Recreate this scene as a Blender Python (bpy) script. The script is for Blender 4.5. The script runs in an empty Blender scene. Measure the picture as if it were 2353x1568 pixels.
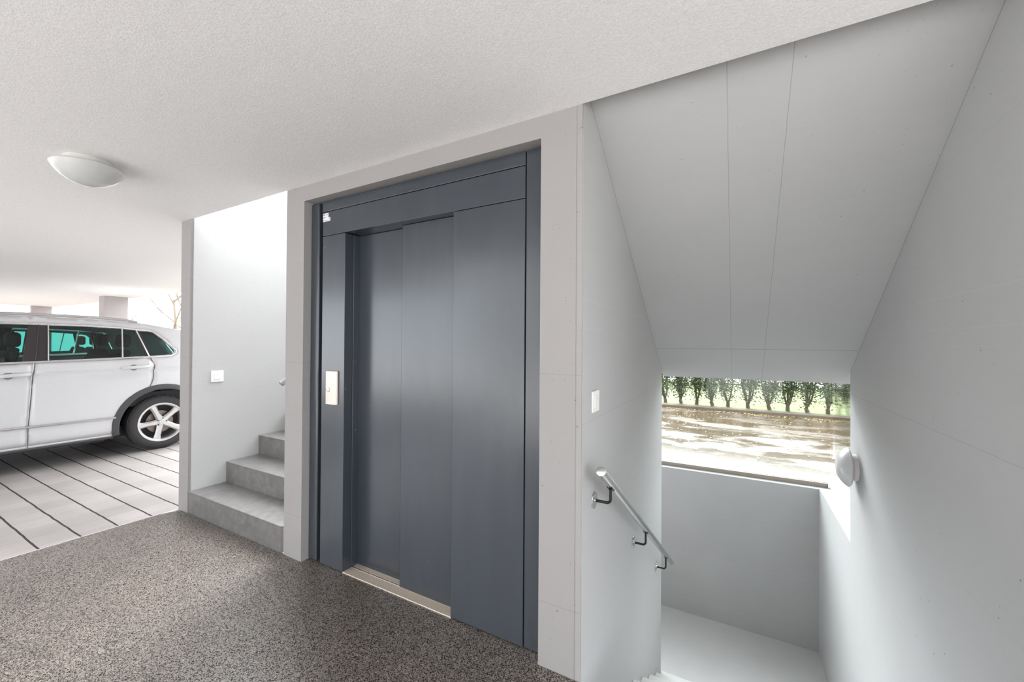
import bpy, bmesh, math, random
from mathutils import Vector, Matrix
from mathutils.geometry import delaunay_2d_cdt

random.seed(7)
C = bpy.context.scene.collection
SC = bpy.context.scene

# ------------------------------------------------------------------ camera
YAW, PITCH, ROLL, FPX = 0.507031, 0.006928, 0.006501, 927.95
fw = Vector((-math.sin(YAW) * math.cos(PITCH), math.cos(YAW) * math.cos(PITCH), math.sin(PITCH)))
rt0 = Vector((math.cos(YAW), math.sin(YAW), 0)); up0 = rt0.cross(fw)
rt = rt0 * math.cos(ROLL) + up0 * math.sin(ROLL)
up = up0 * math.cos(ROLL) - rt0 * math.sin(ROLL)
cam = bpy.data.cameras.new('camera'); camo = bpy.data.objects.new('camera', cam); C.objects.link(camo)
cam.sensor_fit = 'HORIZONTAL'; cam.sensor_width = 36.0; cam.lens = FPX * 36.0 / 2353.0
cam.clip_start = 0.02; cam.clip_end = 300
m = Matrix(((rt.x, up.x, -fw.x, 0), (rt.y, up.y, -fw.y, 0), (rt.z, up.z, -fw.z, 1.5), (0, 0, 0, 1)))
camo.matrix_world = m
SC.camera = camo

# ------------------------------------------------------------------ sky, exposure
SC.view_settings.view_transform = 'Standard'
SC.view_settings.look = 'None'
SC.view_settings.gamma = 1.0
SC.view_settings.use_curve_mapping = False
SC.view_settings.exposure = 2.32
world = bpy.data.worlds.new('overcast_sky'); SC.world = world; world.use_nodes = True
wn = world.node_tree.nodes; wl = world.node_tree.links
bg = wn['Background']; bg.inputs['Strength'].default_value = 1.0
tc = wn.new('ShaderNodeTexCoord'); sx = wn.new('ShaderNodeSeparateXYZ'); cr = wn.new('ShaderNodeValToRGB')
wl.new(tc.outputs['Generated'], sx.inputs[0]); wl.new(sx.outputs['Z'], cr.inputs[0]); wl.new(cr.outputs[0], bg.inputs['Color'])
# thin cloud: the overcast is brighter round the hidden sun, high over the far side of the building
nv = wn.new('ShaderNodeVectorMath'); nv.operation = 'NORMALIZE'; wl.new(tc.outputs['Generated'], nv.inputs[0])
dv_ = wn.new('ShaderNodeVectorMath'); dv_.operation = 'DOT_PRODUCT'; wl.new(nv.outputs[0], dv_.inputs[0])
az, el = math.atan2(0.69, -0.25), math.radians(47)
dv_.inputs[1].default_value = (math.cos(az) * math.cos(el), math.sin(az) * math.cos(el), math.sin(el))
def wmath(op, a, b):
    x = wn.new('ShaderNodeMath'); x.operation = op
    for i, v in enumerate((a, b)):
        if isinstance(v, (int, float)): x.inputs[i].default_value = v
        else: wl.new(v, x.inputs[i])
    return x.outputs[0]
g_ = wmath('MULTIPLY', wmath('POWER', wmath('MAXIMUM', dv_.outputs['Value'], 0.0), 14.0), 10.0)
wl.new(wmath('ADD', g_, 0.82), bg.inputs['Strength'])
cr.color_ramp.elements[0].position = 0.0; cr.color_ramp.elements[0].color = (0.86, 0.93, 1.0, 1)
cr.color_ramp.elements[1].position = 0.6; cr.color_ramp.elements[1].color = (0.94, 0.97, 1.0, 1)
SC.cycles.max_bounces = 14; SC.cycles.diffuse_bounces = 9; SC.cycles.glossy_bounces = 5
SC.cycles.transparent_max_bounces = 16; SC.cycles.transmission_bounces = 6
SC.cycles.sample_clamp_indirect = 6.0
SC.cycles.caustics_reflective = False; SC.cycles.caustics_refractive = False
SC.cycles.use_denoising = True

# ------------------------------------------------------------------ materials
def new_mat(name):
    mt = bpy.data.materials.new(name); mt.use_nodes = True
    nt = mt.node_tree; b = nt.nodes['Principled BSDF']
    return mt, nt.nodes, nt.links, b

def plain(name, col, rough=0.5, metal=0.0, spec=0.5, coat=0.0, bump=0.0, bscale=60):
    mt, n, l, b = new_mat(name)
    b.inputs['Base Color'].default_value = (*col, 1); b.inputs['Roughness'].default_value = rough
    b.inputs['Metallic'].default_value = metal; b.inputs['Specular IOR Level'].default_value = spec
    b.inputs['Coat Weight'].default_value = coat
    g = n.new('ShaderNodeNewGeometry'); nz = n.new('ShaderNodeTexNoise'); nz.inputs['Scale'].default_value = bscale
    nz.inputs['Detail'].default_value = 3
    l.new(g.outputs['Position'], nz.inputs['Vector'])
    mix = n.new('ShaderNodeMix'); mix.data_type = 'RGBA'
    l.new(nz.outputs['Fac'], mix.inputs[0])
    mix.inputs[6].default_value = (*[c * 0.96 for c in col], 1); mix.inputs[7].default_value = (*[min(1, c * 1.04) for c in col], 1)
    l.new(mix.outputs[2], b.inputs['Base Color'])
    if bump:
        bp = n.new('ShaderNodeBump'); bp.inputs['Strength'].default_value = bump; bp.inputs['Distance'].default_value = 0.003
        l.new(nz.outputs['Fac'], bp.inputs['Height']); l.new(bp.outputs[0], b.inputs['Normal'])
    return mt

def math_node(n, l, op, a, b=None, c=None):
    x = n.new('ShaderNodeMath'); x.operation = op
    for i, v in enumerate((a, b, c)):
        if v is None: continue
        if isinstance(v, (int, float)): x.inputs[i].default_value = v
        else: l.new(v, x.inputs[i])
    return x.outputs[0]

def concrete(name, col, lines=(), pits=1.0, rough=0.75, blotch=0.05, bump=0.25):
    """painted fair-faced concrete: soft blotches, air holes, formwork joints (axis, value, width, darkness)"""
    mt, n, l, b = new_mat(name)
    b.inputs['Roughness'].default_value = rough; b.inputs['Specular IOR Level'].default_value = 0.3
    g = n.new('ShaderNodeNewGeometry')
    big = n.new('ShaderNodeTexNoise'); big.inputs['Scale'].default_value = 1.7; big.inputs['Detail'].default_value = 6; big.inputs['Roughness'].default_value = 0.6
    l.new(g.outputs['Position'], big.inputs['Vector'])
    mp = n.new('ShaderNodeMapping'); mp.inputs['Scale'].default_value = (3, 3, 60); l.new(g.outputs['Position'], mp.inputs['Vector'])
    fine = n.new('ShaderNodeTexNoise'); fine.inputs['Scale'].default_value = 2.2; fine.inputs['Detail'].default_value = 5
    l.new(mp.outputs[0], fine.inputs['Vector'])
    s = math_node(n, l, 'MULTIPLY_ADD', big.outputs['Fac'], 2 * blotch, 1.0 - blotch)
    s2 = math_node(n, l, 'MULTIPLY_ADD', fine.outputs['Fac'], 0.04, 0.98)
    val = math_node(n, l, 'MULTIPLY', s, s2)
    # air holes
    for sc, rad, thr, dark in ((13.0, 0.045, 0.66, 0.55), (34.0, 0.09, 0.6, 0.32)):
        vo = n.new('ShaderNodeTexVoronoi'); vo.inputs['Scale'].default_value = sc
        l.new(g.outputs['Position'], vo.inputs['Vector'])
        near = math_node(n, l, 'LESS_THAN', vo.outputs['Distance'], rad)
        sp = n.new('ShaderNodeSeparateColor'); l.new(vo.outputs['Color'], sp.inputs[0])
        pick = math_node(n, l, 'GREATER_THAN', sp.outputs[0], thr)
        hole = math_node(n, l, 'MULTIPLY', near, pick)
        val = math_node(n, l, 'MULTIPLY', val, math_node(n, l, 'MULTIPLY_ADD', hole, -dark * pits, 1.0))
    if lines:
        sep = n.new('ShaderNodeSeparateXYZ'); l.new(g.outputs['Position'], sep.inputs[0])
        wob = n.new('ShaderNodeTexNoise'); wob.inputs['Scale'].default_value = 9; wob.inputs['Detail'].default_value = 4
        l.new(g.outputs['Position'], wob.inputs['Vector'])
        wv = math_node(n, l, 'MULTIPLY_ADD', wob.outputs['Fac'], 0.006, -0.003)
        for ax, v, wd, dk in lines:
            if isinstance(ax, tuple):      # slanted joint in the z-y plane: z - k*y = v
                q = math_node(n, l, 'MULTIPLY_ADD', sep.outputs['Y'], -ax[0], sep.outputs['Z'])
            else:
                q = sep.outputs[ax]
            d = math_node(n, l, 'ABSOLUTE', math_node(n, l, 'SUBTRACT', math_node(n, l, 'ADD', q, wv), v))
            on = math_node(n, l, 'LESS_THAN', d, wd)
            val = math_node(n, l, 'MULTIPLY', val, math_node(n, l, 'MULTIPLY_ADD', on, -dk, 1.0))
    vm = n.new('ShaderNodeVectorMath'); vm.operation = 'SCALE'; vm.inputs[0].default_value = col
    l.new(val, vm.inputs['Scale']); l.new(vm.outputs[0], b.inputs['Base Color'])
    bp = n.new('ShaderNodeBump'); bp.inputs['Strength'].default_value = bump; bp.inputs['Distance'].default_value = 0.004
    l.new(val, bp.inputs['Height']); l.new(bp.outputs[0], b.inputs['Normal'])
    return mt

def plaster(name, col):
    mt, n, l, b = new_mat(name)
    b.inputs['Roughness'].default_value = 0.9; b.inputs['Specular IOR Level'].default_value = 0.2
    g = n.new('ShaderNodeNewGeometry')
    a = n.new('ShaderNodeTexNoise'); a.inputs['Scale'].default_value = 210; a.inputs['Detail'].default_value = 3
    c = n.new('ShaderNodeTexNoise'); c.inputs['Scale'].default_value = 105; c.inputs['Detail'].default_value = 4
    l.new(g.outputs['Position'], a.inputs['Vector']); l.new(g.outputs['Position'], c.inputs['Vector'])
    s = math_node(n, l, 'ADD', a.outputs['Fac'], c.outputs['Fac'])
    r = n.new('ShaderNodeMapRange'); l.new(s, r.inputs[0])
    r.inputs[1].default_value = 0.7; r.inputs[2].default_value = 1.3; r.inputs[3].default_value = 0.93; r.inputs[4].default_value = 1.05
    vm = n.new('ShaderNodeVectorMath'); vm.operation = 'SCALE'; vm.inputs[0].default_value = col
    l.new(r.outputs[0], vm.inputs['Scale']); l.new(vm.outputs[0], b.inputs['Base Color'])
    bp = n.new('ShaderNodeBump'); bp.inputs['Strength'].default_value = 0.22; bp.inputs['Distance'].default_value = 0.005
    l.new(s, bp.inputs['Height']); l.new(bp.outputs[0], b.inputs['Normal'])
    return mt

def carpet_mat():
    """resin-bound quartz floor: dark and tan grains under a thin shiny binder"""
    mt, n, l, b = new_mat('stone_carpet')
    b.inputs['Roughness'].default_value = 0.36; b.inputs['Specular IOR Level'].default_value = 0.7
    b.inputs['Coat Roughness'].default_value = 0.30; b.inputs['Coat IOR'].default_value = 1.8
    g = n.new('ShaderNodeNewGeometry')
    v = n.new('ShaderNodeTexVoronoi'); v.inputs['Scale'].default_value = 270; l.new(g.outputs['Position'], v.inputs['Vector'])
    sp = n.new('ShaderNodeSeparateColor'); l.new(v.outputs['Color'], sp.inputs[0])
    cr = n.new('ShaderNodeValToRGB'); l.new(sp.outputs[0], cr.inputs[0]); e = cr.color_ramp.elements
    cr.color_ramp.interpolation = 'CONSTANT'
    e[0].position = 0.0; e[0].color = (0.022, 0.018, 0.016, 1)
    e[1].position = 0.30; e[1].color = (0.070, 0.056, 0.046, 1)
    for p, c_ in ((0.46, (0.125, 0.098, 0.078, 1)), (0.62, (0.215, 0.172, 0.138, 1)), (0.78, (0.085, 0.074, 0.070, 1)), (0.89, (0.36, 0.305, 0.255, 1))):
        x = e.new(p); x.color = c_
    big = n.new('ShaderNodeTexNoise'); big.inputs['Scale'].default_value = 5; big.inputs['Detail'].default_value = 5
    l.new(g.outputs['Position'], big.inputs['Vector'])
    s = math_node(n, l, 'MULTIPLY_ADD', big.outputs['Fac'], 0.4, 0.72)
    vm = n.new('ShaderNodeVectorMath'); vm.operation = 'SCALE'; l.new(cr.outputs[0], vm.inputs[0]); l.new(s, vm.inputs['Scale'])
    l.new(vm.outputs[0], b.inputs['Base Color'])
    ct = math_node(n, l, 'GREATER_THAN', sp.outputs[0], 0.30)
    l.new(math_node(n, l, 'MULTIPLY_ADD', ct, 0.85, 0.15), b.inputs['Coat Weight'])
    l.new(math_node(n, l, 'MULTIPLY_ADD', ct, 0.6, 0.1), b.inputs['Specular IOR Level'])
    bp = n.new('ShaderNodeBump'); bp.inputs['Strength'].default_value = 0.2; bp.inputs['Distance'].default_value = 0.003
    l.new(v.outputs['Distance'], bp.inputs['Height']); bp.invert = True; l.new(bp.outputs[0], b.inputs['Normal'])
    return mt

def paver_mat():
    mt, n, l, b = new_mat('concrete_paver')
    b.inputs['Roughness'].default_value = 0.5; b.inputs['Specular IOR Level'].default_value = 0.4
    g = n.new('ShaderNodeNewGeometry'); sep = n.new('ShaderNodeSeparateXYZ'); l.new(g.outputs['Position'], sep.inputs[0])
    wob = n.new('ShaderNodeTexNoise'); wob.inputs['Scale'].default_value = 6; wob.inputs['Detail'].default_value = 5
    l.new(g.outputs['Position'], wob.inputs['Vector'])
    wv = math_node(n, l, 'MULTIPLY_ADD', wob.outputs['Fac'], 0.014, -0.007)
    def joint(axis, off, pitch, wd):
        q = math_node(n, l, 'ADD', math_node(n, l, 'SUBTRACT', sep.outputs[axis], off), wv)
        f = math_node(n, l, 'FLOORED_MODULO', q, pitch)
        d = math_node(n, l, 'MINIMUM', f, math_node(n, l, 'SUBTRACT', pitch, f))
        return math_node(n, l, 'LESS_THAN', d, wd), math_node(n, l, 'FLOOR', math_node(n, l, 'DIVIDE', q, pitch))
    jy, iy = joint('Y', 0.899, 0.2152, 0.0065)
    jx, ix = joint('X', -4.452, 0.2265, 0.0016)
    cmb = n.new('ShaderNodeCombineXYZ'); l.new(ix, cmb.inputs[0]); l.new(iy, cmb.inputs[1])
    wn_ = n.new('ShaderNodeTexWhiteNoise'); wn_.noise_dimensions = '2D'; l.new(cmb.outputs[0], wn_.inputs['Vector'])
    st = n.new('ShaderNodeTexNoise'); st.inputs['Scale'].default_value = 2.4; st.inputs['Detail'].default_value = 7; l.new(g.outputs['Position'], st.inputs['Vector'])
    sand = n.new('ShaderNodeTexNoise'); sand.inputs['Scale'].default_value = 140; l.new(g.outputs['Position'], sand.inputs['Vector'])
    val = math_node(n, l, 'MULTIPLY_ADD', wn_.outputs['Value'], 0.16, 0.92)
    val = math_node(n, l, 'MULTIPLY', val, math_node(n, l, 'MULTIPLY_ADD', st.outputs['Fac'], 0.5, 0.75))
    val = math_node(n, l, 'MULTIPLY', val, math_node(n, l, 'MULTIPLY_ADD', sand.outputs['Fac'], 0.3, 0.85))
    val = math_node(n, l, 'MULTIPLY', val, math_node(n, l, 'MULTIPLY_ADD', jx, -0.45, 1.0))
    vm = n.new('ShaderNodeVectorMath'); vm.operation = 'SCALE'; vm.inputs[0].default_value = (0.31, 0.285, 0.274); l.new(val, vm.inputs['Scale'])
    mix = n.new('ShaderNodeMix'); mix.data_type = 'RGBA'; l.new(jy, mix.inputs[0]); l.new(vm.outputs[0], mix.inputs[6])
    mix.inputs[7].default_value = (0.018, 0.017, 0.013, 1)
    l.new(mix.outputs[2], b.inputs['Base Color'])
    rr = math_node(n, l, 'MULTIPLY_ADD', jy, 0.4, 0.5); l.new(rr, b.inputs['Roughness'])
    bp = n.new('ShaderNodeBump'); bp.inputs['Strength'].default_value = 0.4; bp.inputs['Distance'].default_value = 0.004
    h = math_node(n, l, 'SUBTRACT', val, math_node(n, l, 'MULTIPLY', jy, 1.5)); l.new(h, bp.inputs['Height']); l.new(bp.outputs[0], b.inputs['Normal'])
    return mt

def tile_mat():
    mt, n, l, b = new_mat('grey_stone_tile')
    b.inputs['Roughness'].default_value = 0.38; b.inputs['Specular IOR Level'].default_value = 0.5
    g = n.new('ShaderNodeNewGeometry'); sep = n.new('ShaderNodeSeparateXYZ'); l.new(g.outputs['Position'], sep.inputs[0])
    a = n.new('ShaderNodeTexNoise'); a.inputs['Scale'].default_value = 14; a.inputs['Detail'].default_value = 8; a.inputs['Roughness'].default_value = 0.7
    l.new(g.outputs['Position'], a.inputs['Vector'])
    r = n.new('ShaderNodeValToRGB'); l.new(a.outputs['Fac'], r.inputs[0])
    r.color_ramp.elements[0].position = 0.3; r.color_ramp.elements[0].color = (0.125, 0.119, 0.115, 1)
    r.color_ramp.elements[1].position = 0.72; r.color_ramp.elements[1].color = (0.215, 0.207, 0.202, 1)
    f = math_node(n, l, 'FLOORED_MODULO', math_node(n, l, 'SUBTRACT', sep.outputs['X'], -3.42), 0.6)
    d = math_node(n, l, 'MINIMUM', f, math_node(n, l, 'SUBTRACT', 0.6, f))
    j = math_node(n, l, 'LESS_THAN', d, 0.0018)
    mix = n.new('ShaderNodeMix'); mix.data_type = 'RGBA'; l.new(j, mix.inputs[0]); l.new(r.outputs[0], mix.inputs[6]); mix.inputs[7].default_value = (0.235, 0.227, 0.222, 1)
    l.new(mix.outputs[2], b.inputs['Base Color'])
    return mt

def steel_paint(name, col):
    mt, n, l, b = new_mat(name)
    b.inputs['Specular IOR Level'].default_value = 0.85
    g = n.new('ShaderNodeNewGeometry'); mp = n.new('ShaderNodeMapping'); mp.inputs['Scale'].default_value = (9, 9, 1.3); l.new(g.outputs['Position'], mp.inputs[0])
    a = n.new('ShaderNodeTexNoise'); a.inputs['Scale'].default_value = 1.2; a.inputs['Detail'].default_value = 6; l.new(mp.outputs[0], a.inputs['Vector'])
    s = math_node(n, l, 'MULTIPLY_ADD', a.outputs['Fac'], 0.24, 0.88)
    vo = n.new('ShaderNodeTexVoronoi'); vo.inputs['Scale'].default_value = 9; l.new(g.outputs['Position'], vo.inputs['Vector'])
    sp = n.new('ShaderNodeSeparateColor'); l.new(vo.outputs['Color'], sp.inputs[0])
    chip = math_node(n, l, 'MULTIPLY', math_node(n, l, 'LESS_THAN', vo.outputs['Distance'], 0.022), math_node(n, l, 'GREATER_THAN', sp.outputs[0], 0.82))
    vm = n.new('ShaderNodeVectorMath'); vm.operation = 'SCALE'; vm.inputs[0].default_value = col; l.new(s, vm.inputs['Scale'])
    mix = n.new('ShaderNodeMix'); mix.data_type = 'RGBA'; l.new(chip, mix.inputs[0]); l.new(vm.outputs[0], mix.inputs[6]); mix.inputs[7].default_value = (0.45, 0.46, 0.47, 1)
    l.new(mix.outputs[2], b.inputs['Base Color'])
    r = math_node(n, l, 'MULTIPLY_ADD', a.outputs['Fac'], 0.14, 0.16); l.new(r, b.inputs['Roughness'])
    return mt

def glass_mat(name, tint, refl=1.0):
    mt = bpy.data.materials.new(name); mt.use_nodes = True
    n = mt.node_tree.nodes; l = mt.node_tree.links; n.remove(n['Principled BSDF'])
    o = n['Material Output']; t = n.new('ShaderNodeBsdfTransparent'); t.inputs[0].default_value = (*tint, 1)
    gl = n.new('ShaderNodeBsdfGlossy'); gl.inputs['Roughness'].default_value = 0.01
    fr = n.new('ShaderNodeFresnel'); fr.inputs[0].default_value = 1.5
    f = math_node(n, l, 'MULTIPLY', fr.outputs[0], refl)
    mx = n.new('ShaderNodeMixShader'); l.new(f, mx.inputs[0]); l.new(t.outputs[0], mx.inputs[1]); l.new(gl.outputs[0], mx.inputs[2]); l.new(mx.outputs[0], o.inputs[0])
    return mt

def road_mat():
    mt, n, l, b = new_mat('wet_asphalt')
    g = n.new('ShaderNodeNewGeometry')
    mp = n.new('ShaderNodeMapping'); mp.inputs['Scale'].default_value = (0.55, 1.15, 1); l.new(g.outputs['Position'], mp.inputs[0])
    a = n.new('ShaderNodeTexNoise'); a.inputs['Scale'].default_value = 1.6; a.inputs['Detail'].default_value = 7; a.inputs['Roughness'].default_value = 0.6; l.new(mp.outputs[0], a.inputs['Vector'])
    f = n.new('ShaderNodeTexNoise'); f.inputs['Scale'].default_value = 45; f.inputs['Detail'].default_value = 5; l.new(g.outputs['Position'], f.inputs['Vector'])
    r = n.new('ShaderNodeValToRGB'); l.new(f.outputs['Fac'], r.inputs[0])
    r.color_ramp.elements[0].color = (0.045, 0.032, 0.021, 1); r.color_ramp.elements[0].position = 0.35
    r.color_ramp.elements[1].color = (0.13, 0.095, 0.064, 1); r.color_ramp.elements[1].position = 0.7
    l.new(r.outputs[0], b.inputs['Base Color'])
    w = n.new('ShaderNodeMapRange'); l.new(a.outputs['Fac'], w.inputs[0])
    w.inputs[1].default_value = 0.46; w.inputs[2].default_value = 0.56; w.inputs[3].default_value = 0.13; w.inputs[4].default_value = 0.32
    l.new(w.outputs[0], b.inputs['Roughness'])
    w2 = n.new('ShaderNodeMapRange'); l.new(a.outputs['Fac'], w2.inputs[0])
    w2.inputs[1].default_value = 0.46; w2.inputs[2].default_value = 0.56; w2.inputs[3].default_value = 0.02; w2.inputs[4].default_value = 0.5
    bp = n.new('ShaderNodeBump'); bp.inputs['Distance'].default_value = 0.004; l.new(w2.outputs[0], bp.inputs['Strength']); l.new(f.outputs['Fac'], bp.inputs['Height']); l.new(bp.outputs[0], b.inputs['Normal'])
    b.inputs['Specular IOR Level'].default_value = 0.7
    return mt

def leafy(name, c1, c2, scale=3.0, rough=0.45, c3=None):
    mt, n, l, b = new_mat(name)
    b.inputs['Roughness'].default_value = rough
    g = n.new('ShaderNodeNewGeometry'); a = n.new('ShaderNodeTexNoise'); a.inputs['Scale'].default_value = scale; a.inputs['Detail'].default_value = 6
    l.new(g.outputs['Position'], a.inputs['Vector'])
    r = n.new('ShaderNodeValToRGB'); l.new(a.outputs['Fac'], r.inputs[0])
    r.color_ramp.elements[0].position = 0.36; r.color_ramp.elements[0].color = (*c1, 1)
    r.color_ramp.elements[1].position = 0.64; r.color_ramp.elements[1].color = (*c2, 1)
    if c3:
        x = r.color_ramp.elements.new(0.74); x.color = (*c3, 1)
    l.new(r.outputs[0], b.inputs['Base Color'])
    return mt

LIFT_COL = (0.335, 0.320, 0.314)
M = {}
M['lift_wall'] = concrete('painted_concrete_front', LIFT_COL, lines=[(2, 1.36, 0.0015, 0.14), (2, 0.30, 0.0015, 0.18), (0, -0.63, 0.0018, 0.3), (2, 2.05, 0.001, 0.1)])
M['wall_white'] = concrete('painted_concrete_wall', (0.49, 0.49, 0.487), lines=[(2, 2.24, 0.001, 0.10), (2, 1.703, 0.0014, -0.08), (2, 1.57, 0.0012, -0.08), (2, 1.50, 0.0009, -0.06), (2, 1.138, 0.0012, 0.22), (2, 0.60, 0.001, 0.10), (2, 0.06, 0.0012, 0.12), (2, -0.48, 0.0012, 0.12), (2, -1.02, 0.0012, 0.10), ((-0.65243,), 3.834, 0.0035, 0.35)])
M['wall_stair'] = concrete('painted_concrete_stair_wall', (0.52, 0.52, 0.515), lines=[(2, 1.05, 0.0012, 0.12), (2, 0.62, 0.0012, 0.12)])
M['soffit'] = concrete('painted_concrete_soffit', (0.47, 0.47, 0.467), pits=0.55, lines=[(0, -0.036, 0.0015, 0.28), (0, 0.19, 0.0015, 0.28), (1, 3.634, 0.003, 0.3)], blotch=0.07)
M['parapet'] = concrete('painted_concrete_parapet', (0.40, 0.40, 0.398), pits=0.6, lines=[(2, -0.42, 0.002, 0.1), (2, -0.95, 0.002, -0.10), (2, -1.48, 0.003, -0.08)], blotch=0.1)
M['landing'] = concrete('light_grey_screed', (0.52, 0.52, 0.515), pits=0.4, blotch=0.12)
M['ceiling'] = plaster('rough_white_plaster', (0.88, 0.872, 0.872))
M['carpet'] = carpet_mat()
M['paver'] = paver_mat()
M['tile'] = tile_mat()
M['facade_brown'] = plain('brown_facade', (0.13, 0.09, 0.06), 0.85)
M['facade'] = plain('grey_render', (0.30, 0.29, 0.28), 0.85)
M['forecourt'] = plain('pale_forecourt', (0.58, 0.56, 0.54), 0.8, bscale=20)
M['steel'] = steel_paint('blue_grey_painted_steel', (0.038, 0.046, 0.057))
M['steel_dark'] = steel_paint('blue_grey_painted_steel_return', (0.045, 0.052, 0.060))
M['black'] = plain('black_gap', (0.006, 0.006, 0.007), 0.8)
M['alu'] = plain('warm_aluminium', (0.62, 0.54, 0.46), 0.42, 0.7, bscale=90)
M['alu_groove'] = plain('dark_groove', (0.05, 0.04, 0.035), 0.6)
M['bronze'] = plain('weathered_channel', (0.30, 0.26, 0.22), 0.45, 0.4)
M['white_trim'] = plain('white_channel', (0.80, 0.79, 0.77), 0.4)
M['inox'] = plain('brushed_stainless', (0.62, 0.62, 0.61), 0.26, 1.0, bscale=120)
M['inox_dark'] = plain('dark_stainless_bracket', (0.05, 0.05, 0.05), 0.35, 1.0)
M['panel'] = plain('champagne_panel', (0.66, 0.585, 0.53), 0.38, 0.35)
M['plastic'] = plain('white_plastic', (0.86, 0.86, 0.85), 0.35)
M['opal'] = plain('opal_glass', (0.56, 0.565, 0.56), 0.22, 0, 0.6)
M['lamp_base'] = plain('lamp_base', (0.62, 0.60, 0.58), 0.5)
M['sticker'] = plain('white_sticker', (0.74, 0.74, 0.77), 0.4)
M['ink'] = plain('grey_ink', (0.06, 0.06, 0.06), 0.6)
M['ink_pale'] = plain('pale_ink', (0.28, 0.28, 0.30), 0.6)
M['pane'] = glass_mat('clear_glass', (0.95, 0.975, 0.96), 0.6)
M['road'] = road_mat()
M['kerb'] = plain('kerb_stone', (0.13, 0.095, 0.075), 0.55, bump=0.4, bscale=40)
M['kerb_pale'] = plain('pale_edging', (0.42, 0.39, 0.375), 0.6)
M['grass'] = leafy('lawn_grass', (0.055, 0.078, 0.006), (0.10, 0.115, 0.010), 2.0, 0.8)
M['gravel'] = plain('pale_gravel', (0.62, 0.60, 0.58), 0.9, bscale=30)
M['bark'] = plain('shrub_bark', (0.10, 0.072, 0.045), 0.8, bump=0.5, bscale=50)
M['leaf'] = leafy('shrub_leaf', (0.022, 0.05, 0.014), (0.10, 0.145, 0.035), 14.0, 0.35, (0.26, 0.19, 0.08))
M['dead_leaf'] = leafy('fallen_leaf', (0.42, 0.30, 0.08), (0.55, 0.42, 0.16), 14.0, 0.5)
M['tree_bark'] = plain('pale_bark', (0.32, 0.25, 0.20), 0.8, bscale=20)
M['tree_leaf'] = leafy('autumn_leaf', (0.50, 0.26, 0.08), (0.62, 0.40, 0.18), 3.0, 0.6)
M['column'] = concrete('column_concrete', (0.43, 0.39, 0.39), pits=0.5)
M['car_paint'] = plain('white_car_paint', (0.60, 0.60, 0.615), 0.22, 0, 0.5, coat=0.6)
M['recess'] = plain('grey_recess', (0.22, 0.22, 0.225), 0.4)
M['chrome'] = plain('satin_chrome', (0.75, 0.74, 0.74), 0.2, 1.0)
M['car_black'] = plain('gloss_black_pillar', (0.03, 0.024, 0.026), 0.25)
M['car_plastic'] = plain('grey_car_plastic', (0.055, 0.056, 0.062), 0.55)
M['rubber'] = plain('tyre_rubber', (0.035, 0.035, 0.037), 0.75, bump=0.3)
M['alloy'] = plain('silver_alloy', (0.55, 0.54, 0.535), 0.3, 0.75)
M['disc'] = plain('brake_disc', (0.22, 0.18, 0.16), 0.4, 0.8)
M['car_glass'] = glass_mat('green_car_glass', (0.42, 0.66, 0.62), 1.0)
M['interior'] = plain('car_interior', (0.035, 0.033, 0.034), 0.8)
M['red_lamp'] = plain('red_tail_lamp', (0.45, 0.02, 0.02), 0.2)
M['clear_lamp'] = plain('clear_head_lamp', (0.55, 0.57, 0.6), 0.15, 0.4)

# ------------------------------------------------------------------ helpers
def link(name, bm, mat, parent=None, smooth=False, bevel=0.0, bseg=2):
    bmesh.ops.recalc_face_normals(bm, faces=bm.faces)
    me = bpy.data.meshes.new(name); bm.to_mesh(me); bm.free()
    o = bpy.data.objects.new(name, me); C.objects.link(o)
    mats = mat if isinstance(mat, (list, tuple)) else [mat]
    for x in mats: me.materials.append(x)
    if parent: o.parent = parent
    if smooth:
        for p in me.polygons: p.use_smooth = True
        try:
            me.set_sharp_from_angle(angle=math.radians(38))
        except Exception: pass
    if bevel:
        md = o.modifiers.new('bevel', 'BEVEL'); md.width = bevel; md.segments = bseg; md.limit_method = 'ANGLE'; md.angle_limit = math.radians(40)
    return o

def tag(o, label, cat, group=None, kind=None):
    if label: o['label'] = label
    if cat: o['category'] = cat
    if group: o['group'] = group
    if kind: o['kind'] = kind
    return o

def struct(o, label=None):
    o['kind'] = 'structure'
    if label: o['label'] = label
    return o

def empty(name, loc, label, cat, group=None):
    o = bpy.data.objects.new(name, None); C.objects.link(o); o.location = loc; o.empty_display_size = 0.1
    return tag(o, label, cat, group)

def box(bm, x0, x1, y0, y1, z0, z1, off=(0, 0, 0), mi=0):
    vs = [bm.verts.new((x - off[0], y - off[1], z - off[2])) for x in (x0, x1) for y in (y0, y1) for z in (z0, z1)]
    for q in ((0, 1, 3, 2), (4, 6, 7, 5), (0, 4, 5, 1), (2, 3, 7, 6), (0, 2, 6, 4), (1, 5, 7, 3)):
        f = bm.faces.new([vs[i] for i in q]); f.material_index = mi
    return vs

def boxes(*bs):
    bm = bmesh.new()
    for b in bs: box(bm, *b)
    return bm

def prism(bm, pts, axis, a, b, off=(0, 0, 0), mi=0):
    """extrude 2D polygon along an axis; pts are the two other coordinates in xyz order"""
    def P(p, t):
        q = {0: (t, p[0], p[1]), 1: (p[0], t, p[1]), 2: (p[0], p[1], t)}[axis]
        return (q[0] - off[0], q[1] - off[1], q[2] - off[2])
    A = [bm.verts.new(P(p, a)) for p in pts]; B = [bm.verts.new(P(p, b)) for p in pts]
    fs = [bm.faces.new(A), bm.faces.new(B[::-1])]
    for i in range(len(pts)):
        j = (i + 1) % len(pts); fs.append(bm.faces.new((A[i], B[i], B[j], A[j])))
    for f in fs: f.material_index = mi
    return bm

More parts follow.
